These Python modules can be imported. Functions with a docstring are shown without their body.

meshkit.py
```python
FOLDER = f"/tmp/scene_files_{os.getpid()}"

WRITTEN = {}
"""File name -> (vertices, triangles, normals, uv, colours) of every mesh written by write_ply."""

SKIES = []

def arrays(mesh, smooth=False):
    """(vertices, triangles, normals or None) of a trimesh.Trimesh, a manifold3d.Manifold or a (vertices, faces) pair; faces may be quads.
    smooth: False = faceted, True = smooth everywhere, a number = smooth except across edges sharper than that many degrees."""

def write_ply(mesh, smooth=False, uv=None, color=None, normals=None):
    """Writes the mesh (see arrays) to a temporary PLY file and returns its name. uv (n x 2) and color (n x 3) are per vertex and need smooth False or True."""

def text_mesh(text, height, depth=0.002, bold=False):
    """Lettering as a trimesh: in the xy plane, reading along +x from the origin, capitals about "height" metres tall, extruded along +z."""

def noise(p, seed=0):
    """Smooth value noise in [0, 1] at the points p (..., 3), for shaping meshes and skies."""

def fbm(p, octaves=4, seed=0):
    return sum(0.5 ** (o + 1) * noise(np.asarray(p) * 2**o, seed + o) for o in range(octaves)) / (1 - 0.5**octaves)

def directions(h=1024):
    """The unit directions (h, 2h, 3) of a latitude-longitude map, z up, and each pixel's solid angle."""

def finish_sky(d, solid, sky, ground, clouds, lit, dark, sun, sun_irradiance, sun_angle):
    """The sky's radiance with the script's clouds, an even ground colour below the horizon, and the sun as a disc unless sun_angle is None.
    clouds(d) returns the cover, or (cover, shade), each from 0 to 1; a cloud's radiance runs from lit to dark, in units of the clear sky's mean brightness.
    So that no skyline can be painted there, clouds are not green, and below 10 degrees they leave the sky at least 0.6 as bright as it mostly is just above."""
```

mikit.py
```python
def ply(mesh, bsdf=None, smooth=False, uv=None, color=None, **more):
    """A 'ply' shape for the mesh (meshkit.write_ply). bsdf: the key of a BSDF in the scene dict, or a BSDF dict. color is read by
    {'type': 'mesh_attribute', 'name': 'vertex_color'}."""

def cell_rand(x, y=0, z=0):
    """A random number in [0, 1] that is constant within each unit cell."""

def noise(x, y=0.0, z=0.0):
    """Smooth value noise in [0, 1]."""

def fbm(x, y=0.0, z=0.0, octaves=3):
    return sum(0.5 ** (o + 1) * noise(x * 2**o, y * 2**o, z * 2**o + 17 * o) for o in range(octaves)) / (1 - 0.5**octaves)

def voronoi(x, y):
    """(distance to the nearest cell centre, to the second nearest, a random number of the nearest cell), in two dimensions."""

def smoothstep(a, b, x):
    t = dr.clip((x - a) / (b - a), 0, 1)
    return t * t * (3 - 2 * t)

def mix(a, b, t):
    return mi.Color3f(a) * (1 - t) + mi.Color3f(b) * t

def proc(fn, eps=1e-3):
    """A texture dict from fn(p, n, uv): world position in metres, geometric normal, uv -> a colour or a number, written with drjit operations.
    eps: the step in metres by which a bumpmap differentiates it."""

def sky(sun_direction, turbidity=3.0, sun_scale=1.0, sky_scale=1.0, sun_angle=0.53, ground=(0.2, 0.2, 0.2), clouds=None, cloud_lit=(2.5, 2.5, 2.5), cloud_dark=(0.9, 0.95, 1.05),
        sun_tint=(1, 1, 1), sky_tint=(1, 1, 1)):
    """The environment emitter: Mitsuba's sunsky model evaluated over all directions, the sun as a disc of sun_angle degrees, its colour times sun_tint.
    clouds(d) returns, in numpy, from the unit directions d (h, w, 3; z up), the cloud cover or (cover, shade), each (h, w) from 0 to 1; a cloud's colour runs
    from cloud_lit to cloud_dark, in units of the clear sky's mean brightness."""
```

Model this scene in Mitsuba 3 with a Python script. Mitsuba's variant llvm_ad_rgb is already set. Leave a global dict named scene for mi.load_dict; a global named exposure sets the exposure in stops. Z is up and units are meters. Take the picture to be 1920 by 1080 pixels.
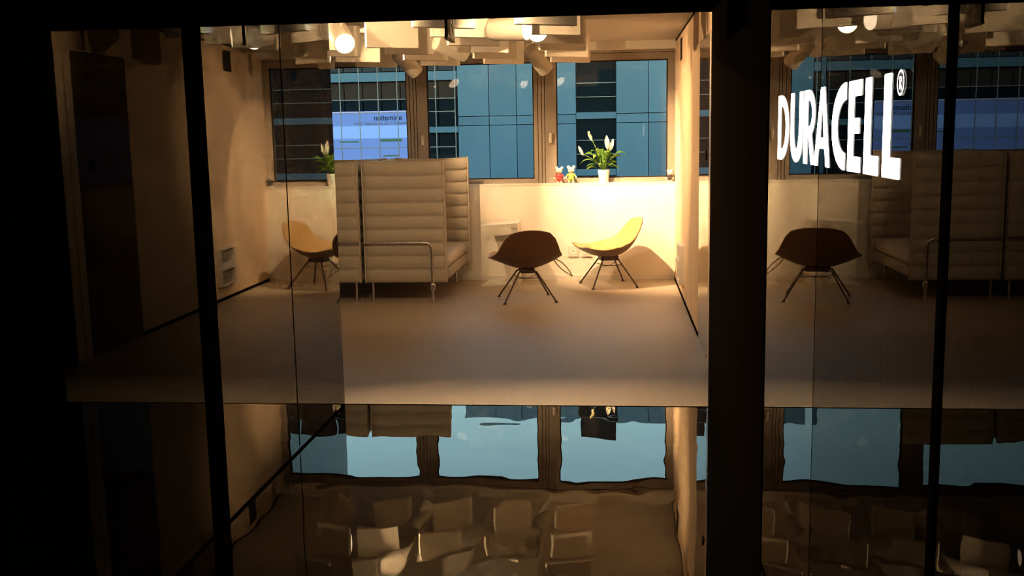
import math, random
import numpy as np, trimesh, drjit as dr, mitsuba as mi
import manifold3d as m3
from shapely.geometry import Polygon, box as sbox, Point, LineString
from shapely.ops import unary_union
import meshkit, mikit

T = mi.ScalarTransform4f
rng = random.Random(7)
nrng = np.random.default_rng(7)
scene, labels = {}, {}
exposure = 0.0

# ------------------------------------------------------------------ camera, sky
# x right, y into the lounge, z up; the camera stands in the dark corridor at (0, 0, 1.7)
FOC, YAW, PITCH, ROLL, EYE = 1938.1, 0.1011, 0.1493, -0.0187, 1.7
_f0 = np.array([-math.sin(YAW), math.cos(YAW), 0]); _r0 = np.array([math.cos(YAW), math.sin(YAW), 0]); _u0 = np.array([0, 0, 1.0])
_fw = _f0 * math.cos(PITCH) - _u0 * math.sin(PITCH)
_up = _u0 * math.cos(PITCH) + _f0 * math.sin(PITCH)
_up2 = _up * math.cos(ROLL) - _r0 * math.sin(ROLL)
scene['camera'] = {'type': 'perspective', 'fov_axis': 'x', 'fov': math.degrees(2 * math.atan(960 / FOC)), 'near_clip': 0.05,
                   'to_world': T().look_at(origin=[0, 0, EYE], target=[float(_fw[0]), float(_fw[1]), float(EYE + _fw[2])], up=[float(v) for v in _up2])}
SKY_SCALE = 28.0
scene['sky'] = mikit.sky((0.35, -1.0, 0.12), turbidity=3.0, sun_scale=0.0, sky_scale=SKY_SCALE, ground=(0.05, 0.06, 0.08), sky_tint=(0.75, 1.0, 1.02))
scene['sky']['sampling_weight'] = 8.0
LAMP = np.array([1.0, 0.625, 0.30])
SPOT = 4.0

# ------------------------------------------------------------------ materials
def rgb(*c): return {'type': 'rgb', 'value': list(map(float, c))}
def mat(name, d): scene[name] = d
def two(d): return {'type': 'twosided', 'bsdf': d}
def matte(c): return two({'type': 'diffuse', 'reflectance': rgb(*c) if not isinstance(c, dict) else c})
def gloss(c, a=0.2, ior=1.5): return two({'type': 'roughplastic', 'diffuse_reflectance': rgb(*c) if not isinstance(c, dict) else c, 'alpha': a, 'int_ior': ior, 'nonlinear': False})

mat('m_wall', matte((0.80, 0.78, 0.73)))
mat('m_ceiling', matte((0.52, 0.49, 0.45)))
def _floor(p, n, uv):
    k = 0.6 * mikit.fbm(p.x * 1.3, p.y * 0.8, 3.0, 3) + 0.4 * mikit.noise(p.x * 60, p.y * 60, 0)
    return mikit.mix((0.42, 0.365, 0.31), (0.50, 0.435, 0.37), k)
mat('m_floor', gloss(mikit.proc(_floor), 0.32, 1.45))
def _ripple(p, n, uv):
    return mikit.fbm(p.x * 2.6, p.y * 2.2, 0.0, 3)
mat('m_black_floor', two({'type': 'bumpmap', 'tex': mikit.proc(_ripple, eps=4e-3), 'scale': 0.0016,
                          'bsdf': {'type': 'plastic', 'diffuse_reflectance': rgb(0.004, 0.004, 0.004), 'int_ior': 1.55}}))
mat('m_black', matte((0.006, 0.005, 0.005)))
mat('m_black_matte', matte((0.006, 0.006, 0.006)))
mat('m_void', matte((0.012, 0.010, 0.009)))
def _sidewall(p, n, uv):
    g = mikit.fbm(p.y * 9, p.z * 0.7, 4.0, 3)
    return mikit.mix((0.62, 0.47, 0.33), (0.72, 0.56, 0.41), g)
mat('m_sidewall', matte(mikit.proc(_sidewall)))
mat('m_door', two({'type': 'plastic', 'diffuse_reflectance': rgb(0.10, 0.062, 0.036), 'int_ior': 1.3}))
mat('m_jamb', gloss((0.72, 0.60, 0.47), 0.15))
mat('m_frame', gloss((0.29, 0.25, 0.215), 0.3))
mat('m_frame_dark', matte((0.03, 0.025, 0.022)))
mat('m_handle', gloss((0.6, 0.56, 0.5), 0.2))
for _n, _k in (('m_glass', .55), ('m_glass_b', .32), ('m_glass_c', .14)):   # dark coated panes
    mat(_n, {'type': 'thindielectric', 'int_ior': 1.5, 'specular_reflectance': rgb(_k, _k, _k)})
mat('m_window_glass', {'type': 'thindielectric', 'int_ior': 1.5})
mat('m_white', gloss((0.78, 0.76, 0.72), 0.3))
mat('m_board', matte((0.82, 0.78, 0.70)))
mat('m_spot', gloss((0.70, 0.66, 0.58), 0.3))
mat('m_spot_inside', matte((0.25, 0.23, 0.2)))
def _fabric(p, n, uv):
    w = mikit.noise(p.x * 260, p.y * 260, p.z * 260)
    return mikit.mix((0.33, 0.305, 0.27), (0.42, 0.39, 0.345), w)
mat('m_fabric', matte(mikit.proc(_fabric)))
mat('m_piping', matte((0.47, 0.43, 0.37)))
mat('m_cushion', matte((0.50, 0.47, 0.42)))
mat('m_chrome', two({'type': 'roughconductor', 'material': 'Cr', 'alpha': 0.12}))
def _ply(p, n, uv):
    g = mikit.fbm(p.x * 6, p.y * 40, p.z * 8, 3)
    return mikit.mix((0.44, 0.285, 0.115), (0.56, 0.375, 0.165), g)
mat('m_seat_wood', gloss(mikit.proc(_ply), 0.3))
mat('m_shell', gloss((0.105, 0.043, 0.02), 0.35))
mat('m_leg', gloss((0.035, 0.012, 0.010), 0.3))
mat('m_pot', gloss((0.82, 0.80, 0.76), 0.15))
mat('m_soil', matte((0.05, 0.035, 0.02)))
def leafmat(c): return {'type': 'principledthin', 'base_color': rgb(*c), 'roughness': 0.45, 'diff_trans': 0.5, 'spec_trans': 0.0}
mat('m_leaf_a', leafmat((0.075, 0.16, 0.03)))
mat('m_leaf_b', leafmat((0.13, 0.23, 0.05)))
mat('m_stalk', matte((0.20, 0.33, 0.08)))
mat('m_petal', leafmat((0.85, 0.84, 0.74)))
mat('m_spadix', matte((0.75, 0.68, 0.35)))
mat('m_toy_white', gloss((0.80, 0.78, 0.74), 0.25))
mat('m_toy_red', gloss((0.55, 0.05, 0.05), 0.25))
mat('m_toy_yellow', gloss((0.62, 0.55, 0.12), 0.25))
mat('m_toy_green', gloss((0.20, 0.36, 0.08), 0.25))
mat('m_toy_dark', gloss((0.03, 0.03, 0.03), 0.25))
mat('m_cord', gloss((0.42, 0.36, 0.27), 0.3))
mat('m_exit', gloss((0.02, 0.035, 0.02), 0.15))
mat('m_exit_print', matte((0.85, 0.83, 0.74)))
mat('m_teal', gloss((0.068, 0.20, 0.36), 0.3))
mat('m_teal_b', gloss((0.058, 0.175, 0.325), 0.3))
mat('m_ledge', matte((0.45, 0.50, 0.55)))
mat('m_dark_pane', matte((0.010, 0.017, 0.025)))
mat('m_mid_pane', matte((0.045, 0.055, 0.07)))
mat('m_brown_panel', matte((0.05, 0.04, 0.038)))
mat('m_gridline', matte((0.26, 0.28, 0.30)))
mat('m_banner', matte((0.03, 0.03, 0.03)))
mat('m_ground', matte((0.05, 0.05, 0.055)))

# ------------------------------------------------------------------ helpers
def label(key, text=None, cat=None, group=None, kind=None):
    d = {}
    if text: d['label'] = text
    if cat: d['category'] = cat
    if group: d['group'] = group
    if kind: d['kind'] = kind
    labels[key] = d

_count = {}
def numbered(base):
    k = _count.get(base, 0); _count[base] = k + 1
    return base if k == 0 else f'{base}_{k:03d}'
def thing(name, text, cat, group=None):
    key = numbered(name); label(key, text, cat, group); return key
def part(parent, name, mesh, bsdf, smooth=False, to_world=None, text=None, kind=None, **more):
    key = numbered(f'{parent}__{name}')
    scene[key] = mikit.ply(mesh, bsdf, smooth, **more) if not isinstance(mesh, dict) else dict(mesh)
    if to_world is not None: scene[key]['to_world'] = to_world
    if text or kind: label(key, text, None, None, kind)
    return key
def single(name, mesh, bsdf, text, cat, group=None, smooth=False, **more):
    key = thing(name, text, cat, group); scene[key] = mikit.ply(mesh, bsdf, smooth, **more); return key
def struct(name, mesh, bsdf, text, smooth=False):
    scene[name] = mikit.ply(mesh, bsdf, smooth); label(name, text, None, None, 'structure'); return name
def shell(name, text):
    label(name, text, None, None, 'structure'); return name

def B(x0, x1, y0, y1, z0, z1):
    b = trimesh.creation.box((x1 - x0, y1 - y0, z1 - z0)); b.apply_translation(((x0 + x1) / 2, (y0 + y1) / 2, (z0 + z1) / 2)); return b
def cat(*ms): return trimesh.util.concatenate(list(ms))
def rbox(x0, x1, y0, y1, z0, z1, r=0.004, seg=8):
    """box with rounded edges: hull of eight spheres"""
    s = m3.Manifold.sphere(r, seg)
    return m3.Manifold.batch_hull([s.translate((x, y, z)) for x in (x0 + r, x1 - r) for y in (y0 + r, y1 - r) for z in (z0 + r, z1 - r)])
def bez(pts, n=16):
    pts = np.asarray(pts, float)
    out = []
    for t in np.linspace(0, 1, n):
        q = pts.copy()
        while len(q) > 1: q = q[:-1] * (1 - t) + q[1:] * t
        out.append(q[0])
    return np.array(out)
def rounded(pts, r=0.05, n=6):
    pts = np.asarray(pts, float); out = [pts[0]]
    for a, b, c in zip(pts[:-2], pts[1:-1], pts[2:]):
        d0 = (a - b) / np.linalg.norm(a - b); d1 = (c - b) / np.linalg.norm(c - b)
        out += list(bez([b + d0 * r, b, b + d1 * r], n))
    out.append(pts[-1]); return np.array(out)
def tube(pts, r, n=10, r1=None):
    pts = np.asarray(pts, float); m = len(pts)
    rr = np.linspace(r, r if r1 is None else r1, m)
    tg = np.gradient(pts, axis=0); tg /= np.linalg.norm(tg, axis=1, keepdims=True)
    a = np.cross(tg[0], [0.31, 0.2, 0.93]); a /= np.linalg.norm(a)
    V = []
    for k in range(m):
        a = a - tg[k] * (a @ tg[k]); a /= np.linalg.norm(a); b = np.cross(tg[k], a)
        th = np.arange(n) / n * 2 * np.pi
        V.append(pts[k] + rr[k] * (np.cos(th)[:, None] * a + np.sin(th)[:, None] * b))
    V = np.vstack(V + [pts[:1], pts[-1:]]); F = []
    for k in range(m - 1):
        for j in range(n):
            p, q = k * n + j, k * n + (j + 1) % n
            F += [[p, q, q + n], [p, q + n, p + n]]
    e0, e1 = m * n, m * n + 1
    for j in range(n):
        F += [[e0, (j + 1) % n, j], [e1, (m - 1) * n + j, (m - 1) * n + (j + 1) % n]]
    return trimesh.Trimesh(V, np.array(F), process=False)
def lathe(prof, n=32):
    return trimesh.creation.revolve(np.asarray(prof, float), sections=n)
def ell(c, r, sub=2):
    s = trimesh.creation.icosphere(sub); s.apply_scale(r); s.apply_translation(c); return s
def extr(poly, depth):
    gs = getattr(poly, 'geoms', [poly])
    return cat(*[trimesh.creation.extrude_polygon(g, depth, engine='earcut') for g in gs])
def axes(mesh, ex, ey, ez, o):
    """local axes x, y, z go to the world directions ex, ey, ez at o"""
    M = np.eye(4); M[:3, 0], M[:3, 1], M[:3, 2], M[:3, 3] = ex, ey, ez, o
    mesh = mesh.copy(); mesh.apply_transform(M); return mesh

# ------------------------------------------------------------------ measures
XR, XL, XG = 0.677, -1.7226, 0.570   # beige wall, left glass, right glass
KG = XG / XR
DF, DW = 6.30, 11.90             # threshold, window wall
ZC, ZS = 2.69, 1.113             # ceiling, sill
XLW = -5.35                      # far side of the lounge

# ------------------------------------------------------------------ floor, ceiling, walls
struct('floor', B(XLW - 0.1, 5.0, DF, DW + 0.3, -0.10, 0.0), 'm_floor', 'matte brown grey lounge floor')
struct('floor_corridor', B(-6, 5, -1.6, DF - 0.012, -0.10, 0.0), 'm_black_floor', 'glossy black corridor floor mirroring the lounge')
struct('trim_1', B(XL, XR, DF - 0.012, DF, -0.05, 0.002), 'm_black_matte', 'thin black threshold strip between the brown and the black floor')
struct('ceiling', B(XLW - 0.1, XR + 0.1, DF, DW + 0.3, ZC, ZC + 0.25), 'm_ceiling', 'pale lounge ceiling')
struct('ceiling_corridor', B(-6, 5, -1.6, DF, 2.95, 3.2), 'm_black_matte', 'black corridor ceiling')
struct('beam', B(-6, 5, DF - 0.25, DF, 2.376, 3.0), 'm_black', 'black beam over the threshold')
struct('wall_back', cat(B(XLW - 0.1, XR + 0.1, DW, DW + 0.3, -0.1, ZS), B(XLW - 0.1, XR + 0.1, DW, DW + 0.3, 2.60, ZC + 0.1)), 'm_wall', 'white parapet wall under the windows')
struct('baseboard_back', B(XLW, XR, DW - 0.012, DW, 0.0, 0.05), 'm_white', 'narrow white baseboard of the window wall')
struct('wall_right', B(XR, XR + 0.12, 8.55, DW + 0.3, 0.02, ZC), 'm_sidewall', 'beige lounge side wall')
struct('baseboard_right', B(XR - 0.006, XR + 0.02, 8.55, DW, 0.0, 0.03), 'm_black_matte', 'black shadow gap at the foot of the beige wall')
struct('trim_2', B(XR - 0.004, XR + 0.02, 8.55, DW, ZC - 0.022, ZC), 'm_frame_dark', 'dark gap between beige wall and ceiling')
struct('wall_left', B(XLW - 0.12, XLW, DF, DW + 0.3, 0, ZC), 'm_wall', 'white far side wall of the lounge')
struct('wall_front', B(XLW - 0.1, XL - 0.02, DF - 0.05, DF + 0.05, 0, 3.0), 'm_void', 'dark wall beside the threshold')
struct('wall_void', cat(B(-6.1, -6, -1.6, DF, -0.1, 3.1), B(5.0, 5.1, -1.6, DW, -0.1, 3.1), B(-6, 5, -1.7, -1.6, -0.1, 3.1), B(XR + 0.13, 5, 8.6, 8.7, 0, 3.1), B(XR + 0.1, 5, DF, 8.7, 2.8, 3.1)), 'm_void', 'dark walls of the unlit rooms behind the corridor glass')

# glass side walls of the corridor
def pane(x, y0, y1, z0, z1, deg=0.0):
    """single sheet in the plane x, turned by deg about its vertical middle"""
    a = math.radians(deg); ym = (y0 + y1) / 2; h = (y1 - y0) / 2
    v = [(x - math.sin(a) * h, ym - math.cos(a) * h, z0), (x + math.sin(a) * h, ym + math.cos(a) * h, z0), (x + math.sin(a) * h, ym + math.cos(a) * h, z1), (x - math.sin(a) * h, ym - math.cos(a) * h, z1)]
    return (np.array(v), np.array([[0, 1, 2], [0, 2, 3]]))
GL = shell('wall_corridor_left', 'dark glass side wall of the corridor, left')
for a, b, m in ((5.325, 6.276, 'm_glass'), (4.255, 5.315, 'm_glass'), (3.005, 4.105, 'm_glass_c')):
    part(GL, 'glass_pane', pane(XL, a, b, 0.012, 2.9), m)
part(GL, 'mullion', B(XL - 0.05, XL + 0.012, 4.11, 4.25, 0, 2.95), 'm_black')
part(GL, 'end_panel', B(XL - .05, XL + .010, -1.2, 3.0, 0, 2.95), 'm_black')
part(GL, 'joint', B(XL - 0.004, XL + 0.002, 5.316, 5.324, 0.03, 2.95), 'm_black_matte')
part(GL, 'bottom_rail', B(XL - 0.02, XL + 0.002, 3.0, 6.276, 0, 0.012), 'm_black_matte')
GR = shell('wall_corridor_right', 'dark glass side wall of the corridor, right')
SEAM, TILT = 3.56 * KG, math.radians(0.35)
def pane_hinged(y0, y1, z0, z1, ang):
    return (np.array([(XG, y0, z0), (XG - math.sin(ang) * (y1 - y0), y1, z0), (XG - math.sin(ang) * (y1 - y0), y1, z1), (XG, y0, z1)]), np.array([[0, 1, 2], [0, 2, 3]]))
for a, b, g, m in ((SEAM + .003, 4.68 * KG, TILT, 'm_glass'), (2.236 * KG, SEAM - .003, 0.0, 'm_glass_b'), (0.5, 2.18 * KG, 0.0, 'm_glass_b')):
    part(GR, 'glass_pane', pane_hinged(a, b, 0.02, 2.9, g), m)
part(GR, 'mullion', rbox(XG - 0.004, XG + 0.05, 2.182 * KG, 2.234 * KG, 0, 2.95, 0.004), 'm_black')
part(GR, 'joint', B(XG - 0.0005, XG + 0.003, SEAM - .003, SEAM + .003, 0.02, 2.95), 'm_black_matte')
part(GR, 'bottom_rail', B(XG + 0.0005, XG + 0.02, 0.5, 4.66 * KG, 0, 0.02), 'm_black_matte')
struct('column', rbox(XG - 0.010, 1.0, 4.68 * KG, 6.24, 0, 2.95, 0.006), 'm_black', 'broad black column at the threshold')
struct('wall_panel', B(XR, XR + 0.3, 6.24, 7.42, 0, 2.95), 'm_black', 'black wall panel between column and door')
D1 = shell('door_1', 'dark brown glossy door beside the black column')
part(D1, 'leaf', B(XR, XR + 0.05, 7.66, 8.545, 0.008, 2.376), 'm_door')
part(D1, 'jamb', B(XR - .001, XR + 0.05, 7.55, 7.655, 0, 2.376), 'm_jamb', text='beige jamb strip')
part(D1, 'jamb', B(XR - .001, XR + 0.05, 7.425, 7.54, 0, 2.376), 'm_jamb', text='beige jamb strip')
part(D1, 'lock', rbox(XR - .008, XR + .004, 7.84, 7.90, 1.47, 1.54, .003), 'm_frame_dark')
struct('wall_right_head', B(XR, XR + 0.12, 7.42, 8.55, 2.38, ZC), 'm_sidewall', 'beige strip above the dark door')

# ------------------------------------------------------------------ windows
WY = 12.02
def window(n, x0, x1, p0, p1):
    key = shell(f'window_{n}', 'grey brown aluminium window')
    z0, z1, q0, q1 = ZS, 2.625, 1.165, 2.49
    fr = cat(B(x0, x1, WY, WY + 0.1, z0, q0), B(x0, x1, WY, WY + 0.1, q1, z1), B(x0, p0, WY, WY + 0.1, q0, q1), B(p1, x1, WY, WY + 0.1, q0, q1))
    part(key, 'frame', fr, 'm_frame')
    s = 0.012
    part(key, 'gasket', cat(B(p0, p0 + s, WY + 0.012, WY + 0.05, q0, q1), B(p1 - s, p1, WY + 0.012, WY + 0.05, q0, q1), B(p0, p1, WY + 0.012, WY + 0.05, q1 - s, q1), B(p0, p1, WY + 0.012, WY + 0.05, q0, q0 + s)), 'm_frame_dark')
    part(key, 'glass_pane', (np.array([(p0, WY + 0.045, q0), (p1, WY + 0.045, q0), (p1, WY + 0.045, q1), (p0, WY + 0.045, q1)]), np.array([[0, 1, 2], [0, 2, 3]])), 'm_window_glass')
    part(key, 'top_joint', B(x0, x1, WY - 0.001, WY + 0.01, 2.566, 2.572), 'm_frame_dark')
    for dx in (0.012, 0.055, 0.09):
        part(key, 'joint', B(x0 + dx - 0.004, x0 + dx + 0.004, WY - 0.001, WY + 0.01, z0, q1 + 0.08), 'm_frame_dark')
    h = part(key, 'handle', rbox(p0 - 0.085, p0 - 0.048, WY - 0.035, WY - 0.002, 1.565, 1.69, 0.014, 12), 'm_handle', smooth=30)
window(1, -0.895, XR, -0.672, 0.594)
window(2, -2.385, -0.895, -2.170, -0.931)
window(3, -3.875, -2.385, -3.660, -2.408)
window(4, XLW, -3.875, -5.20, -3.898)
struct('sill', B(XLW, XR, DW - 0.006, WY + 0.02, ZS - 0.02, ZS + 0.001), 'm_white', 'white window ledge')

# ------------------------------------------------------------------ things on the walls
w = thing('pocket_holder', 'white double pocket holder low on the beige side wall', 'holder')
part(w, 'frame', cat(B(XR - 0.05, XR, 10.30, 10.32, .16, .555), B(XR - 0.05, XR, 10.68, 10.70, .16, .555), B(XR - .05, XR, 10.32, 10.68, .16, .175), B(XR - .05, XR, 10.32, 10.68, .54, .555)), 'm_white')
part(w, 'shelf', B(XR - .06, XR, 10.31, 10.69, .33, .40), 'm_white')
part(w, 'back', B(XR - .012, XR - .002, 10.32, 10.68, .175, .54), 'm_frame')
single('air_vent', B(XR - 0.004, XR + 0.01, 10.80, 11.03, 2.40, 2.62), 'm_frame_dark', 'narrow dark vent high on the beige side wall', 'vent')
for i, x in enumerate((-0.485, -0.335)):
    s = thing('power_socket', ['white square wall socket between the two chairs, left one of the pair', 'white square wall socket partly behind the seat of the tan chair'][i], 'socket', 'sockets low on the window wall')
    part(s, 'plate', rbox(x - .062, x + .062, DW - .014, DW, .265, .395, .004), 'm_white')
    part(s, 'insert', B(x - .03, x + .03, DW - .018, DW - .012, .295, .365), 'm_wall')
    part(s, 'key_slot', B(x - .008, x + .012, DW - .02, DW - .017, .327, .335), 'm_frame_dark')
cp = np.vstack([bez([(-.615, 10.50, .412), (-.58, 10.50, .40), (-.50, 10.50, .36), (-.44, 10.50, .231)], 12), bez([(-.44, 10.50, .231), (-.48, 10.52, .255), (-.575, 10.53, .30), (-.630, 10.50, .405)], 12)])

# ------------------------------------------------------------------ sofas
def quilt(w, h, rows, t, sag=0.018, nx=20, per=10):
    """upright quilted panel in the local xz plane, w wide, h tall, bulging t on both faces between horizontal seams"""
    nz = rows * per + 1
    u = np.linspace(-1, 1, nx); v = np.linspace(0, 1, nz)
    U, V = np.meshgrid(u, v)
    ph = np.abs(np.sin(np.pi * V * rows))
    bulge = 0.42 + 0.58 * np.sqrt(ph)
    edge = np.clip((1 - np.abs(U)) / 0.12, 0, 1) ** 0.5 * 0.5 + 0.5
    D = t / 2 * bulge * edge
    X = U * w / 2 * (1 - 0.004 * np.cos(2 * np.pi * V * rows))
    Z = V * h + sag * (V ** 6) * (np.abs(U) ** 3 - 0.5)
    f = np.stack([X, -D, Z], -1).reshape(-1, 3); b = np.stack([X, D, Z], -1).reshape(-1, 3)
    Vv = np.vstack([f, b]); N = len(f); F = []
    for j in range(nz - 1):
        for i in range(nx - 1):
            a = j * nx + i
            F += [[a, a + 1, a + nx + 1], [a, a + nx + 1, a + nx], [N + a, N + a + nx + 1, N + a + 1], [N + a, N + a + nx, N + a + nx + 1]]
    rim = [(i, i + 1) for i in range(nx - 1)] + [(j * nx + nx - 1, (j + 1) * nx + nx - 1) for j in range(nz - 1)] + [((nz - 1) * nx + i + 1, (nz - 1) * nx + i) for i in range(nx - 1)] + [((j + 1) * nx, j * nx) for j in range(nz - 1)]
    for a, c in rim: F += [[a, N + a, N + c], [a, N + c, c]]
    m = trimesh.Trimesh(Vv, np.array(F), process=False)
    loop = [f[(nz - 1) * nx + i] * [1, 0, 1] for i in range(nx)]
    left = [f[j * nx] * [1, 0, 1] for j in range(0, nz, 5)]; right = [f[j * nx + nx - 1] * [1, 0, 1] for j in range(0, nz, 5)][::-1]
    return m, np.array(left + loop[1:-1] + right)
def sofa(text, xback, xfront, y0, y1, yaw_dx):
    """high-backed two-seater between the planes y0 (near side) and y1 (far side); its back at xback, its open side at xfront"""
    s = thing('high_back_sofa', text, 'sofa', None)
    sg = 1 if xfront > xback else -1
    L = abs(xfront - xback)
    zb, zt = 0.205, 1.425
    def put(m, c, ang):
        M = trimesh.transformations.rotation_matrix(ang, (0, 0, 1)); M[:3, 3] = c
        m = m.copy(); m.apply_transform(M); return m
    def panel(name, w, c, ang, sag=0.018):
        m, lp = quilt(w, zt - zb, 9, 0.085, sag)
        p = part(s, name, put(m, c, ang), 'm_fabric', smooth=True)
        pts = trimesh.transform_points(lp, trimesh.transformations.rotation_matrix(ang, (0, 0, 1))) + c
        off = np.array([-math.sin(ang), math.cos(ang), 0]) * .021
        for sd in (-1, 1): part(p, 'piping', tube(pts + sd * off, 0.0075, 6), 'm_piping', smooth=True)
    xm = (xback + xfront) / 2
    panel('side_panel', L, (xm, y0, zb), 0)
    panel('side_panel', L, (xm + yaw_dx, y1, zb), 0)
    panel('back_panel', (y1 - y0) - 0.13, (xback + sg * 0.05, (y0 + y1) / 2, zb), math.pi / 2, 0.01)
    xa, xb = sorted((xback + sg * 0.10, xfront - sg * 0.03))
    part(s, 'seat_base', rbox(xa, xb + (yaw_dx if sg > 0 else 0), y0 + 0.06, y1 - 0.06, 0.23, 0.34, 0.02), 'm_fabric', smooth=40)
    c = rbox(xa, xb + (yaw_dx if sg > 0 else 0), y0 + 0.05, y1 - 0.05, 0.335, 0.475, 0.06, 16).refine_to_length(0.06)
    def dome(v):
        v = np.array(v); cx, cy = (xa + xb) / 2, (y0 + y1) / 2
        k = np.clip(1 - ((v[:, 0] - cx) / (xb - xa) * 2) ** 2, 0, 1) * np.clip(1 - ((v[:, 1] - cy) / (y1 - y0) * 2) ** 4, 0, 1)
        v[:, 2] += np.where(v[:, 2] > 0.42, 0.035 * k, 0); return v
    part(s, 'seat_cushion', c.warp_batch(dome), 'm_cushion', smooth=45)
    xt = xfront - sg * 0.14
    for yy in (y0 - 0.062, y1 + 0.062):
        part(s, 'frame_tube', tube(rounded([(xback + sg * 0.0, yy, 0.617), (xt, yy, 0.617), (xt + 0.005, yy, 0.0)], 0.07, 8), 0.0135, 12), 'm_chrome', smooth=40)
        part(s, 'clamp', rbox(xt - 0.016, xt + 0.03, yy - 0.018, yy + 0.03, 0.13, 0.2, 0.006), 'm_chrome')
        part(s, 'leg', tube([(xback + sg * 0.06, yy + (.1 if yy < 11 else -.1), 0.0), (xback + sg * 0.06, yy + (.1 if yy < 11 else -.1), 0.24)], 0.011, 10), 'm_chrome', smooth=40)
    return s
sofa('grey quilted high-backed sofa opening to the right, its seat visible beside the small white table', -2.545, -1.71, 10.30, 11.70, 0.045)
sofa('grey quilted high-backed sofa mostly hidden at the glass edge, back to back with the other', -2.60, -3.435, 10.30, 11.70, 0.0)

# ------------------------------------------------------------------ chairs
def chair_surface(off, nu=40, nv=28):
    prof = bez([(0.35, .440), (0.27, .385), (0.10, .285), (-0.10, .280), (-0.235, .32), (-0.28, .46), (-0.325, .60), (-0.375, .745)], nu)
    tt = np.linspace(0, 1, nu)
    wid = np.interp(tt, [0, .05, .2, .45, .62, .8, .92, 1.0], [.30, .345, .375, .36, .335, .297, .258, .20])
    lift = np.interp(tt, [0, .1, .35, .55, .75, 1.0], [.03, .05, .125, .13, .085, .035])
    tg = np.gradient(prof, axis=0); tg /= np.linalg.norm(tg, axis=1, keepdims=True)
    nr = np.stack([-tg[:, 1], tg[:, 0]], 1) * -1          # up over the seat, forward on the back
    V = []
    for k in range(nu):
        for s in np.linspace(-1, 1, nv):
            a = lift[k] * abs(s) ** 1.7
            p = prof[k] + nr[k] * (a + off)
            q = -tg[k] * .05 * s * s * max(0.0, (tt[k] - .72) / .28)
            V.append((wid[k] * s, p[0] + q[0], p[1] + q[1]))
    V = np.array(V).reshape(nu, nv, 3)
    return V
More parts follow.
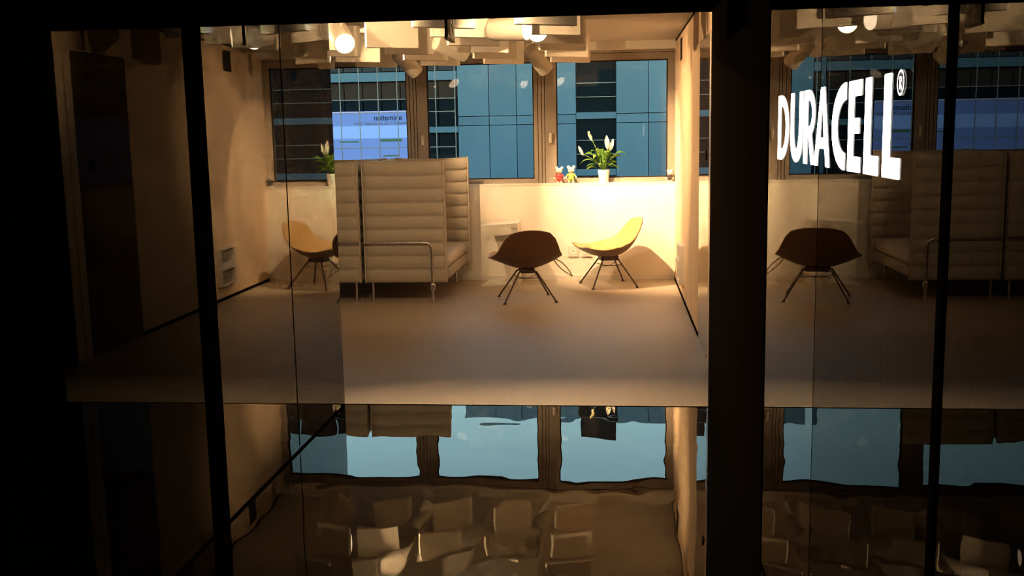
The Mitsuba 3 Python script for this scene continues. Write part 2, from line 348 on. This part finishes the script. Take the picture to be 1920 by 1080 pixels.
def sheet(Vt, Vb):
    nu, nv = Vt.shape[:2]; N = nu * nv
    V = np.vstack([Vt.reshape(-1, 3), Vb.reshape(-1, 3)]); F = []
    for j in range(nu - 1):
        for i in range(nv - 1):
            a = j * nv + i
            F += [[a, a + nv + 1, a + 1], [a, a + nv, a + nv + 1], [N + a, N + a + 1, N + a + nv + 1], [N + a, N + a + nv + 1, N + a + nv]]
    rim = [(i, i + 1) for i in range(nv - 1)] + [(j * nv + nv - 1, (j + 1) * nv + nv - 1) for j in range(nu - 1)] + [((nu - 1) * nv + i + 1, (nu - 1) * nv + i) for i in range(nv - 1)] + [((j + 1) * nv, j * nv) for j in range(nu - 1)]
    for a, c in rim: F += [[a, c, N + c], [a, N + c, N + a]]
    return trimesh.Trimesh(V, np.array(F), process=False)
S0, S1_, S2_ = chair_surface(-0.006), chair_surface(0.0005), chair_surface(0.008)
CH = {'shell': mikit.ply(sheet(S1_, S0), 'm_shell', 40), 'seat_pad': mikit.ply(sheet(S2_, chair_surface(0.001)), 'm_seat_wood', 40)}
FX, FY = 0.26, 0.25
def chair_leg(sx, sy):
    top = np.array([sx * 0.075, sy * 0.075, 0.305]); foot = np.array([sx * FX, sy * FY, 0.012])
    return tube(rounded([(0.0, sy * 0.06, 0.308), (sx * 0.085, sy * 0.085, 0.304), foot], 0.03, 6), 0.0085, 8)
CH['legs'] = [(mikit.ply(chair_leg(sx, sy), 'm_leg', 40), mikit.ply(cat(trimesh.creation.cylinder(0.017, 0.012).apply_translation((sx * FX, sy * FY, .006))), 'm_leg', 30)) for sx in (-1, 1) for sy in (-1, 1)]
CH['mount'] = mikit.ply(rbox(-.07, .07, -.10, .10, .285, .338, .01), 'm_leg', 30)
def brace(a):
    z0 = 0.245; k = 0.122
    return tube(bez([(-k, -a * k, z0), (0, 0, z0 - 0.045), (k, a * k, z0)], 10), 0.004, 6)
CH['brace'] = [mikit.ply(brace(a), 'm_leg', 40) for a in (-1, 1)]
def chair(text, x, y, deg, sc=1.0, group=None):
    """local +y is the way the chair faces"""
    c = thing('lounge_chair', text, 'chair', group)
    M = T().translate([x, y, 0]).rotate([0, 0, 1], deg).scale(sc)
    part(c, 'shell', CH['shell'], None, to_world=M, text='dark brown outside of the seat shell')
    part(c, 'seat_pad', CH['seat_pad'], None, to_world=M, text='tan inner face of the seat shell')
    part(c, 'mount', CH['mount'], None, to_world=M)
    for lg, gl in CH['legs']:
        k = part(c, 'leg', lg, None, to_world=M); part(k, 'glide', gl, None, to_world=M)
    for b in CH['brace']: part(c, 'brace', b, None, to_world=M)
    return c
chair('dark brown shell chair seen from behind, on thin splayed legs beside the white table', -0.905, 10.44, 13, 1.0)
chair('tan shell chair facing left on thin dark legs by the brightly lit wall', -0.08, 11.42, 107, 1.0)
part('lounge_chair', 'cord_loop', tube(cp, 0.006, 8), 'm_cord', smooth=True, text='thin pale cord loop hanging from the right edge')

# ------------------------------------------------------------------ side table
t = thing('side_table', 'small white C-shaped side table between sofa and dark chair', 'table')
part(t, 'top', trimesh.convex.convex_hull(np.array([(-1.50, 11.37, .678), (-1.08, 11.37, .705), (-1.08, 11.8, .705), (-1.46, 11.8, .68), (-1.50, 11.37, .672), (-1.08, 11.37, .655), (-1.08, 11.8, .655), (-1.46, 11.8, .674)])), 'm_white')
part(t, 'upright', B(-1.155, -1.08, 11.38, 11.80, 0.02, .66), 'm_white')
part(t, 'foot_plate', trimesh.convex.convex_hull(np.array([(-1.50, 11.37, .012), (-1.08, 11.37, .022), (-1.08, 11.8, .022), (-1.46, 11.8, .012), (-1.50, 11.37, 0), (-1.08, 11.37, 0), (-1.08, 11.8, 0), (-1.46, 11.8, 0)])), 'm_white')

# ------------------------------------------------------------------ plant and figurines on the ledge
PX, PY = -0.130, 11.955
pl = thing('peace_lily', 'peace lily with white flowers in a white pot on the window ledge', 'plant')
pot = lathe([(0, 0), (.048, 0), (.052, .006), (.070, .140), (.071, .146), (.066, .146), (.063, .132), (0, .128)], 36); pot.apply_translation((PX, PY, ZS + .001))
part(pl, 'pot', pot, 'm_pot', smooth=40)
soil = trimesh.creation.cylinder(.0635, .006, sections=24); soil.apply_translation((PX, PY, ZS + .132)); part(pl, 'soil', soil, 'm_soil')
def leaf(az, length, rise, droop, width, m, twist=0.0):
    d = np.array([math.cos(az), math.sin(az), 0]); o = np.array([PX, PY, ZS + .13]) + d * 0.02
    P = bez([o, o + d * length * .25 + [0, 0, rise * .75], o + d * length * .7 + [0, 0, rise * 1.15], o + d * length + [0, 0, rise - droop]], 14)
    side = np.array([-d[1], d[0], 0]) * math.cos(twist) + np.array([0, 0, 1]) * math.sin(twist)
    tt = np.linspace(0, 1, 14)
    wv = width * np.interp(tt, [0, .35, .45, .6, .8, .95, 1], [.06, .07, .45, 1, .75, .2, .01])
    V = []
    for p, wd in zip(P, wv):
        V += [p - side * wd / 2 + [0, 0, wd * .18], p, p + side * wd / 2 + [0, 0, wd * .18]]
    F = []
    for k in range(13):
        for j in range(2):
            a = k * 3 + j; F += [[a, a + 1, a + 4], [a, a + 4, a + 3]]
    part(pl, 'leaf', trimesh.Trimesh(np.array(V), np.array(F), process=False), m, smooth=True)
leaves = [(180, .26, .16, .09, .05), (175, .22, .22, .05, .055), (2, .25, .24, .08, .06), (10, .19, .18, .03, .055), (200, .20, .10, .06, .05), (215, .16, .24, .02, .055),
          (150, .17, .25, .02, .05), (30, .14, .26, 0, .055), (330, .18, .12, .05, .055), (345, .12, .16, .01, .06), (300, .12, .10, .04, .06), (270, .13, .14, .04, .065),
          (250, .12, .10, .03, .06), (230, .11, .15, .0, .06), (285, .10, .19, .01, .06), (310, .09, .20, .0, .055), (190, .13, .13, .01, .06), (165, .10, .17, .0, .055),
          (60, .06, .22, 0, .05), (120, .07, .24, 0, .05), (0, .10, .09, .03, .05), (185, .19, .06, .05, .045), (355, .17, .08, .09, .04), (260, .06, .2, 0, .06), (225, .15, .20, .06, .05), (320, .13, .22, .05, .05)]
for i, (az, ln, ri, dp, wd) in enumerate(leaves):
    ln *= 1.0; y_ok = math.sin(math.radians(az)) * ln
    if y_ok > 0.05: ln *= 0.05 / y_ok
    leaf(math.radians(az), ln, ri, dp, wd * 1.25, 'm_leaf_a' if i % 3 else 'm_leaf_b', rng.uniform(-.5, .5))
def flower(tx, tz, ty=-0.02, size=.075, lean=0.2):
    o = np.array([PX, PY, ZS + .13]); e = np.array([tx, PY + ty, tz])
    fl = part(pl, 'flower', mesh_petal(e, size, lean), 'm_petal', smooth=True, text='white flower')
    part(fl, 'stalk', tube(bez([o, (o + e) / 2 + [0, 0, .06], e], 10), .003, 6), 'm_stalk', smooth=True)
    part(fl, 'spadix', tube(bez([e, e + [lean * .02, -.012, size * .55]], 4), .0055, 6), 'm_spadix', smooth=True)
def mesh_petal(e, size, lean):
    n = 9; tt = np.linspace(0, 1, n); V = []
    for t_ in tt:
        wv = size * .5 * math.sin(math.pi * min(1, t_ * .96 + .04)) ** .8 * (1 - .25 * t_)
        c = e + np.array([lean * size * t_, .012 * math.sin(t_ * 3), size * 1.25 * t_ - .01])
        for s in np.linspace(-1, 1, 5): V.append(c + [wv * s * .5, -.35 * wv * (s * s) + .2 * wv, 0])
    F = []
    for k in range(n - 1):
        for j in range(4):
            a = k * 5 + j; F += [[a, a + 1, a + 6], [a, a + 6, a + 5]]
    return trimesh.Trimesh(np.array(V), np.array(F), process=False)
flower(-0.085, 1.50, -.03, .13, -.1); flower(-0.055, 1.485, -.02, .11, .3); flower(-0.265, 1.60, -.02, .09, -.5); flower(-0.29, 1.66, -.01, .04, -.1); flower(-0.365, 1.435, -.02, .09, -.6)

def figurine(text, x, y, h, shirt, trousers, group):
    f = thing('bear_figurine', text, 'figurine', group); k = h / .2; z = ZS + .001
    o = np.array([x, y, z])
    head = cat(ell((0, 0, .143), (.036, .033, .034), 3), ell((-.030, .004, .178), (.018, .010, .018)), ell((.030, .004, .178), (.018, .010, .018)), ell((0, -.03, .136), (.016, .014, .012)))
    body = cat(ell((0, 0, .078), (.032, .027, .040), 3), ell((0, 0, .055), (.033, .029, .026)))
    def q(m): m = m.copy(); m.apply_scale(k); m.apply_translation(o); return m
    part(f, 'body', q(body), shirt, smooth=True)
    hd = part(f, 'head', q(head), 'm_toy_white', smooth=True)
    part(hd, 'eyes', q(cat(ell((-.012, -.031, .152), (.004, .003, .005)), ell((.012, -.031, .152), (.004, .003, .005)), ell((0, -.043, .139), (.005, .003, .004)))), 'm_toy_dark', smooth=True)
    for s in (-1, 1):
        a = part(f, 'arm', q(tube(bez([(s * .027, 0, .100), (s * .045, -.008, .085), (s * .055, -.018, .066)], 6), .012, 8, .010)), shirt, smooth=True)
        part(a, 'hand', q(ell((s * .057, -.019, .062), (.012, .012, .012))), 'm_toy_white', smooth=True)
        l = part(f, 'leg', q(tube([(s * .017, 0, .055), (s * .02, -.004, .02)], .015, 8)), trousers, smooth=True)
        part(l, 'foot', q(ell((s * .021, -.010, .012), (.016, .022, .012))), 'm_toy_white', smooth=True)
figurine('small white-headed bear figurine in a red shirt, left of the pair on the ledge', -0.640, 11.945, .195, 'm_toy_red', 'm_toy_red', None)
figurine('small white-headed bear figurine in yellow and green, right of the pair on the ledge', -0.505, 11.945, .205, 'm_toy_yellow', 'm_toy_green', None)
figurine('small white-headed bear figurine with dark body, alone in the right corner of the ledge', 0.617, 11.95, .14, 'm_toy_dark', 'm_toy_dark', None)

# ------------------------------------------------------------------ acoustic boards
ROWS = [(11.06, 'row nearest the windows'), (10.24, 'second row from the windows'), (9.44, 'third row from the windows'), (8.69, 'fourth row from the windows'), (7.90, 'fifth row from the windows'), (7.18, 'row nearest the corridor')]
COLS = [(-0.27, 'rightmost column'), (-0.97, 'second column from the right'), (-1.655, 'third column from the right'), (-2.335, 'fourth column from the right'), (-3.02, 'fifth column from the right')]
bd = rbox(-.225, .225, -.027, .027, 0, ZC - 2.415, .004, 6)
bply = mikit.ply(bd, 'm_board')
wire = mikit.ply(B(-.002, .002, -.002, .002, 0, .02), 'm_chrome')
for y, rn in ROWS:
    for x, cn in COLS:
        if y < 8 and x < -1.2: continue
        key = thing('acoustic_board', f'off-white hanging ceiling board, {rn}, {cn}', 'ceiling panel', 'acoustic boards hanging in rows from the lounge ceiling')
        scene[key] = {**bply, 'to_world': T().translate([x - .195, y, 2.415]).rotate([0, 0, 1], 29)}

# ------------------------------------------------------------------ spotlights on tracks
for x, nm in ((-0.80, 'right'), (-1.50, 'middle'), (-2.19, 'left'), (-2.87, 'far left')):
    tr = single('lighting_track', rbox(x - .017, x + .017, DF + .35, 11.6, ZC - .032, ZC, .003), 'm_spot', f'slim white lighting track on the ceiling, {nm} one', 'track')
KS = 1.42
HOUSE = lathe([(.052, 0), (.056, 0), (.058, .004), (.058, .20), (.054, .212), (.020, .216), (0, .216)], 28)
HOUSE.apply_scale(KS)
INSIDE = lathe([(.052, 0), (.052, .035), (0, .036)], 28)
INSIDE.apply_scale(KS)
def spot(text, x, y, z, aim, power, cutoff=38, lens=6.0, track=None):
    s = thing('track_spotlight', text, 'spotlight', 'cylindrical spotlights on the ceiling tracks')
    d = np.asarray(aim, float) - [x, y, z]; d /= np.linalg.norm(d)
    front = np.array([x, y, z]) + d * .105 * KS
    e1 = np.cross(d, [0, 0, 1.0]); e1 /= np.linalg.norm(e1); e2 = np.cross(-d, e1)
    part(s, 'housing', axes(HOUSE, e1, e2, -d, front), 'm_spot', smooth=40)
    part(s, 'reflector', axes(INSIDE, e1, e2, -d, front), 'm_spot', smooth=40)
    disc = trimesh.creation.cylinder(.050 * KS, .002, sections=28)
    part(s, 'lens', axes(disc, e1, e2, -d, front - d * .006), 'm_spot', emitter={'type': 'area', 'radiance': rgb(*(LAMP * [1, 1.15, 1.5] * lens)), 'sampling_weight': 0.15})
    tx = x if track is None else track
    part(s, 'stem', tube([(x, y, z + .06), (x + (tx - x) * .3, y, ZC - .07)], .008, 8), 'm_spot', smooth=True)
    part(s, 'adapter', rbox(min(x, tx) - .017, max(x, tx) + .017, y - .06, y + .06, ZC - .075, ZC - .028, .004), 'm_spot')
    o = front + d * .012
    scene[f'{s}_beam'] = {'type': 'spot', 'to_world': T().look_at(origin=o.tolist(), target=(o + d).tolist(), up=[0.1, 0.3, 1]), 'intensity': rgb(*(LAMP * power * SPOT)), 'cutoff_angle': cutoff, 'beam_width': cutoff * .35, 'sampling_weight': 2.0}
spot('white spotlight above the window post left of the plant, tilted down to the right', -0.775, 10.70, 2.425, (0.35, 11.85, 0.95), 19)
spot('white spotlight over the sofas tilted down right toward the window wall', -2.13, 10.73, 2.43, (-0.9, 11.85, 1.0), 5, 30)
spot('white spotlight lying level in the middle of the ceiling, pointing right', -1.405, 9.05, 2.44, (0.6, 10.5, 1.6), 12, 30)
spot('white spotlight near the ceiling with its glowing round face turned right', -0.76, 7.65, 2.44, (0.3, 7.15, 2.36), 5)
spot('glaring small spotlight just right of the glowing round-faced one', -0.62, 8.27, 2.52, (0.0, 5.6, 1.2), 9, 40, 20.0)
spot('brightest spotlight, glaring straight at the corridor at the glass edge', -2.097, 8.0, 2.45, (-0.9, 5.4, 1.2), 11, 42, 40.0)

for i, y in enumerate((8.32, 9.9)):
    spot(f'white spotlight on the far left track behind the glass, {["nearer", "farther"][i]} one', -2.87, y, 2.47, (-0.4, y + .28, 2.38), 4.2, 50)
for i, x in enumerate((-0.80, -1.50, -2.19)):
    spot(f'white spotlight hidden above the black beam, on the {["right", "middle", "left"][i]} track', x, 6.72, 2.545, (x + (.55 if i == 0 else -.1), 11.6, 1.25 if i == 0 else 1.7), (1.6, 1.7, 1.7)[i], 50)
# ------------------------------------------------------------------ exit sign
e = thing('exit_sign', 'small dark hanging escape sign with white arrow and running figure', 'sign')
EX, EY0, EY1, EZ0, EZ1 = -1.0625, 6.635, 6.935, 2.305, 2.475
part(e, 'plate', rbox(EX - .010, EX + .010, EY0, EY1, EZ0, EZ1, .004), 'm_exit')
part(e, 'light_bar', B(EX - .012, EX + .012, EY0, EY1, EZ0 - .012, EZ0), 'm_exit_print')
part(e, 'bracket', cat(B(EX - .006, EX + .006, EY0 + .05, EY0 + .06, EZ1, ZC), B(EX - .006, EX + .006, EY1 - .06, EY1 - .05, EZ1, ZC)), 'm_frame_dark')
arrow = unary_union([sbox(.0, -.014, .06, .014), Polygon([(.045, -.045), (.105, 0), (.045, .045), (.045, .02), (.07, 0), (.045, -.02)])])
man = unary_union([Point(-.05, .05).buffer(.012), LineString([(-.055, .035), (-.065, -.01), (-.045, -.035), (-.055, -.06)]).buffer(.009), LineString([(-.062, -.01), (-.085, -.03), (-.10, -.055)]).buffer(.008), LineString([(-.055, .03), (-.035, .012), (-.02, .02)]).buffer(.006), LineString([(-.058, .03), (-.085, .02)]).buffer(.006)])
door = sbox(-.145, -.07, -.105, .07).difference(sbox(-.135, -.06, -.115, .06))
art = unary_union([arrow, man, door])
for sx in (-1, 1):
    part(e, 'pictogram', axes(extr(art, .002), (0, sx, 0) if sx > 0 else (0, -1, 0), (0, 0, 1), (sx, 0, 0), (EX + sx * .010, (EY0 + EY1) / 2, (EZ0 + EZ1) / 2)), 'm_exit_print', text='white arrow and running figure')

# ------------------------------------------------------------------ illuminated letters on the right glass
sg = thing('illuminated_letters', 'glowing white DURACELL lettering mounted on the corridor glass', 'sign')
SZ, SH = 1.7 - .130 * KG, 0.258 * KG
def rnd(g, r=.006): return g.buffer(-r, join_style=1).buffer(2 * r, join_style=1).buffer(-r, join_style=1)
def glyph(ch, w):
    t, h = .074, 0.258   # drawn at full size, scaled below
    if ch == 'D':
        def half(x0, x1, z0, z1):
            from shapely import affinity
            r = (z1 - z0) / 2; el = affinity.scale(Point(0, 0).buffer(1, 32), (x1 - x0), r); el = affinity.translate(el, x0, (z0 + z1) / 2)
            return el.intersection(sbox(x0, z0, x1, z1))
        a = unary_union([sbox(0, 0, w * .35, h), half(w * .3, w, 0, h)]); b = unary_union([sbox(t, .045, w * .38, h - .045), half(w * .35, w - t, .045, h - .045)])
        return rnd(a.difference(b))
    if ch == 'U':
        from shapely import affinity
        def u(x0, x1, z0): return unary_union([affinity.translate(affinity.scale(Point(0, 0).buffer(1, 32), (x1 - x0) / 2, .09), (x0 + x1) / 2, z0 + .09), sbox(x0, z0 + .09, x1, h + .1)])
        return rnd(u(0, w, 0).difference(u(t, w - t, .05)).intersection(sbox(0, 0, w, h)))
    if ch == 'R':
        from shapely import affinity
        el = affinity.translate(affinity.scale(Point(0, 0).buffer(1, 32), w * .55, .082), w * .42, h - .082).union(sbox(0, h - .164, w * .42, h))
        hole = affinity.translate(affinity.scale(Point(0, 0).buffer(1, 32), w * .25, .044), w * .46, h - .082).union(sbox(t, h - .126, w * .46, h - .038))
        leg = Polygon([(w * .40, h - .15), (w * .40 + .062, h - .15), (w, 0), (w - .068, 0)])
        return rnd(unary_union([el.difference(hole), sbox(0, 0, t, h), leg]), .004)
    if ch == 'A':
        a = Polygon([(0, 0), (w / 2 - .035, h), (w / 2 + .035, h), (w, 0), (w - .066, 0), (w - .088, .058), (.088, .058), (.066, 0)])
        return rnd(a.difference(Polygon([(.105, .095), (w - .105, .095), (w / 2, h - .055)])), .004)
    if ch == 'C':
        from shapely import affinity
        el = affinity.translate(affinity.scale(Point(0, 0).buffer(1, 40), w * .95, h / 2), w * .95, h / 2)
        hole = affinity.translate(affinity.scale(Point(0, 0).buffer(1, 40), w * .95 - t, h / 2 - .052), w, h / 2)
        return rnd(el.difference(hole).intersection(sbox(0, 0, w, h)), .005)
    if ch == 'E':
        return rnd(unary_union([sbox(0, 0, t, h), sbox(0, 0, w, .045), sbox(0, h - .045, w, h), sbox(0, h / 2 - .02, w * .88, h / 2 + .024)]))
    return rnd(unary_union([sbox(0, 0, t, h), sbox(0, 0, w, .052)]))
LETTERS = [('D', 4.41, .26), ('U', 4.115, .255), ('R', 3.84, .21), ('A', 3.645, .265), ('C', 3.36, .20), ('E', 3.13, .165), ('L', 2.93, .165), ('L', 2.73, .170)]
GLOW = {'type': 'area', 'radiance': rgb(1.9, 1.75, 1.55), 'sampling_weight': 0.12}
for ch, d, w in LETTERS:
    y = d * KG; an = TILT if y - w * KG / 2 > SEAM else 0.0
    gm = extr(glyph(ch, w), .0006); gm.apply_scale((KG, KG, 1))
    part(sg, 'letter', axes(gm, (math.sin(an), -math.cos(an), 0), (0, 0, 1), (-math.cos(an), -math.sin(an), 0), (XG - .0012 - math.sin(an) * (y - SEAM), y, SZ)), 'm_white', emitter=dict(GLOW), text=f'glowing letter {ch}')
ring = Point(0, 0).buffer(.026, 24).difference(Point(0, 0).buffer(.021, 24))
rr = unary_union([sbox(-.009, -.013, -.004, .013), Point(-.001, .006).buffer(.0075).difference(Point(-.001, .006).buffer(.003)), LineString([(-.001, 0), (.008, -.013)]).buffer(.0025)])
part(sg, 'registered_mark', axes(extr(unary_union([ring, rr]), .0006), (0, -1, 0), (0, 0, 1), (-1, 0, 0), (XG - .0022, 2.575 * KG, 1.7 + .100 * KG)), 'm_white', emitter=dict(GLOW), text='small round registered mark')

# ------------------------------------------------------------------ buildings across the street
FD = 26.0
ob = thing('office_building', 'blue-clad office building across the street behind the right windows', 'building')
part(ob, 'core', B(-3.92, 14, FD + .15, FD + 8, -9, 5.76), 'm_mid_pane')
xs = []; x = -3.92
while x < 2:
    xs += [(x, x + .79), (x + .79, x + 1.48), (x + 1.48, x + 2.22), (x + 2.22, x + 2.96)]; x += 3.945
zs = [-9, -5.5, -2.2, .55, 1.89, 2.115, 3.9, 5.76]
k = 0
for a, b in xs:
    for c, d in zip(zs[:-1], zs[1:]):
        if d < -2: continue
        k += 1; part(ob, 'cladding_panel', B(a + .008, b - .008, FD - .02 + .01 * (k % 2), FD + .16, c + .008, d - .008), 'm_teal' if k % 3 else 'm_teal_b')
for x in (-3.92 + 2.96, *(2.985 + .985 * i for i in range(8))):
    for c in np.arange(-2.2, 5.7, 1.40):
        for z0, z1 in ((c + .17, c + .52), (c + .55, c + .86), (c + .89, c + 1.38)):
            part(ob, 'window_pane', B(x + .03, x + .955, FD + .10, FD + .16, z0, z1), 'm_dark_pane')
        part(ob, 'ledge', B(x, x + .985, FD + .02, FD + .16, c, c + .16), 'm_teal_b')
        part(ob, 'glazing_bar', B(x, x + .985, FD + .05, FD + .16, c + .525, c + .545), 'm_gridline')
        part(ob, 'glazing_bar', B(x, x + .985, FD + .05, FD + .16, c + .865, c + .885), 'm_gridline')
gb = thing('glazed_building', 'lower dark glazed building with a white grid across the street behind the left windows', 'building')
part(gb, 'core', B(-20, -3.93, FD + .2, FD + 8, -9, 4.6), 'm_dark_pane')
gx = [-3.94 - .483 * i for i in range(22)]
for z0, z1, m in ((-1.0, 1.36, 'm_dark_pane'), (1.40, 1.71, 'm_dark_pane'), (1.90, 2.24, 'm_dark_pane'), (2.26, 2.55, 'm_dark_pane'), (2.59, 3.0, 'm_brown_panel'), (3.28, 4.5, 'm_mid_pane')):
    for a, b in zip(gx[1:], gx[:-1]):
        part(gb, 'pane', B(a + .012, b - .012, FD + .12 , FD + .21, z0, z1), m)
for z0, z1 in ((3.03, 3.25), (1.73, 1.88)): part(gb, 'ledge', B(-14.5, -3.93, FD + .0, FD + .21, z0, z1), 'm_teal')
for a in gx: part(gb, 'mullion', B(a - .010, a + .010, FD - .30, FD - .28, -1, 4.55), 'm_gridline')
for z in (1.38, 2.25, 2.57): part(gb, 'crossbar', B(-14.5, -3.93, FD - .30, FD - .285, z - .010, z + .010), 'm_gridline')
bn = thing('lit_banner', 'wide glowing blue banner with mirrored lettering on the glazed building', 'banner')
def glowing(c, wgt=.15): return {'type': 'area', 'radiance': rgb(*c), 'sampling_weight': wgt}
part(bn, 'sheet', B(-14.0, -5.02, FD - .26, FD - .20, -.6, 2.29), 'm_banner', emitter=glowing((.15, .30, .74), .5))
part(bn, 'light_band', B(-14.0, -5.02, FD - .27, FD - .261, 1.62, 1.93), 'm_banner', emitter=glowing((.26, .52, 1.05)), text='paler blue band')
part(bn, 'edge_strip', B(-14.0, -5.02, FD - .27, FD - .261, 2.25, 2.29), 'm_banner', emitter=glowing((.42, .55, 1.0)), text='pale upper edge')
mat('m_ink', matte((.03, .05, .12))); mat('m_ink_pale', matte((.12, .17, .26)))
def mirrored_text(s, h, x_right, z, m):
    tm = meshkit.text_mesh(s, h, .004, bold=True)
    part(bn, 'lettering', axes(tm, (-1, 0, 0), (0, 0, 1), (0, 1, 0), (x_right, FD - .275, z)), m, text='mirrored dark lettering')
mirrored_text('animation', .115, -5.28, 2.06, 'm_ink')
mirrored_text('moment X 7.62 parameter 2019', .07, -5.05, 1.95, 'm_ink_pale')
mat('m_green_mark', matte((.10, .20, .16)))
for x0, x1, z0, z1 in ((-5.85, -5.3, 1.53, 1.60), (-6.9, -6.4, 1.52, 1.56), (-5.8, -5.4, 1.16, 1.20)):
    part(bn, 'green_mark', rbox(x0, x1, FD - .276, FD - .268, z0, z1, .003), 'm_green_mark')
struct('ground', B(-60, 60, DW + .4, 90, -9.2, -9), 'm_ground', 'dark street far below')
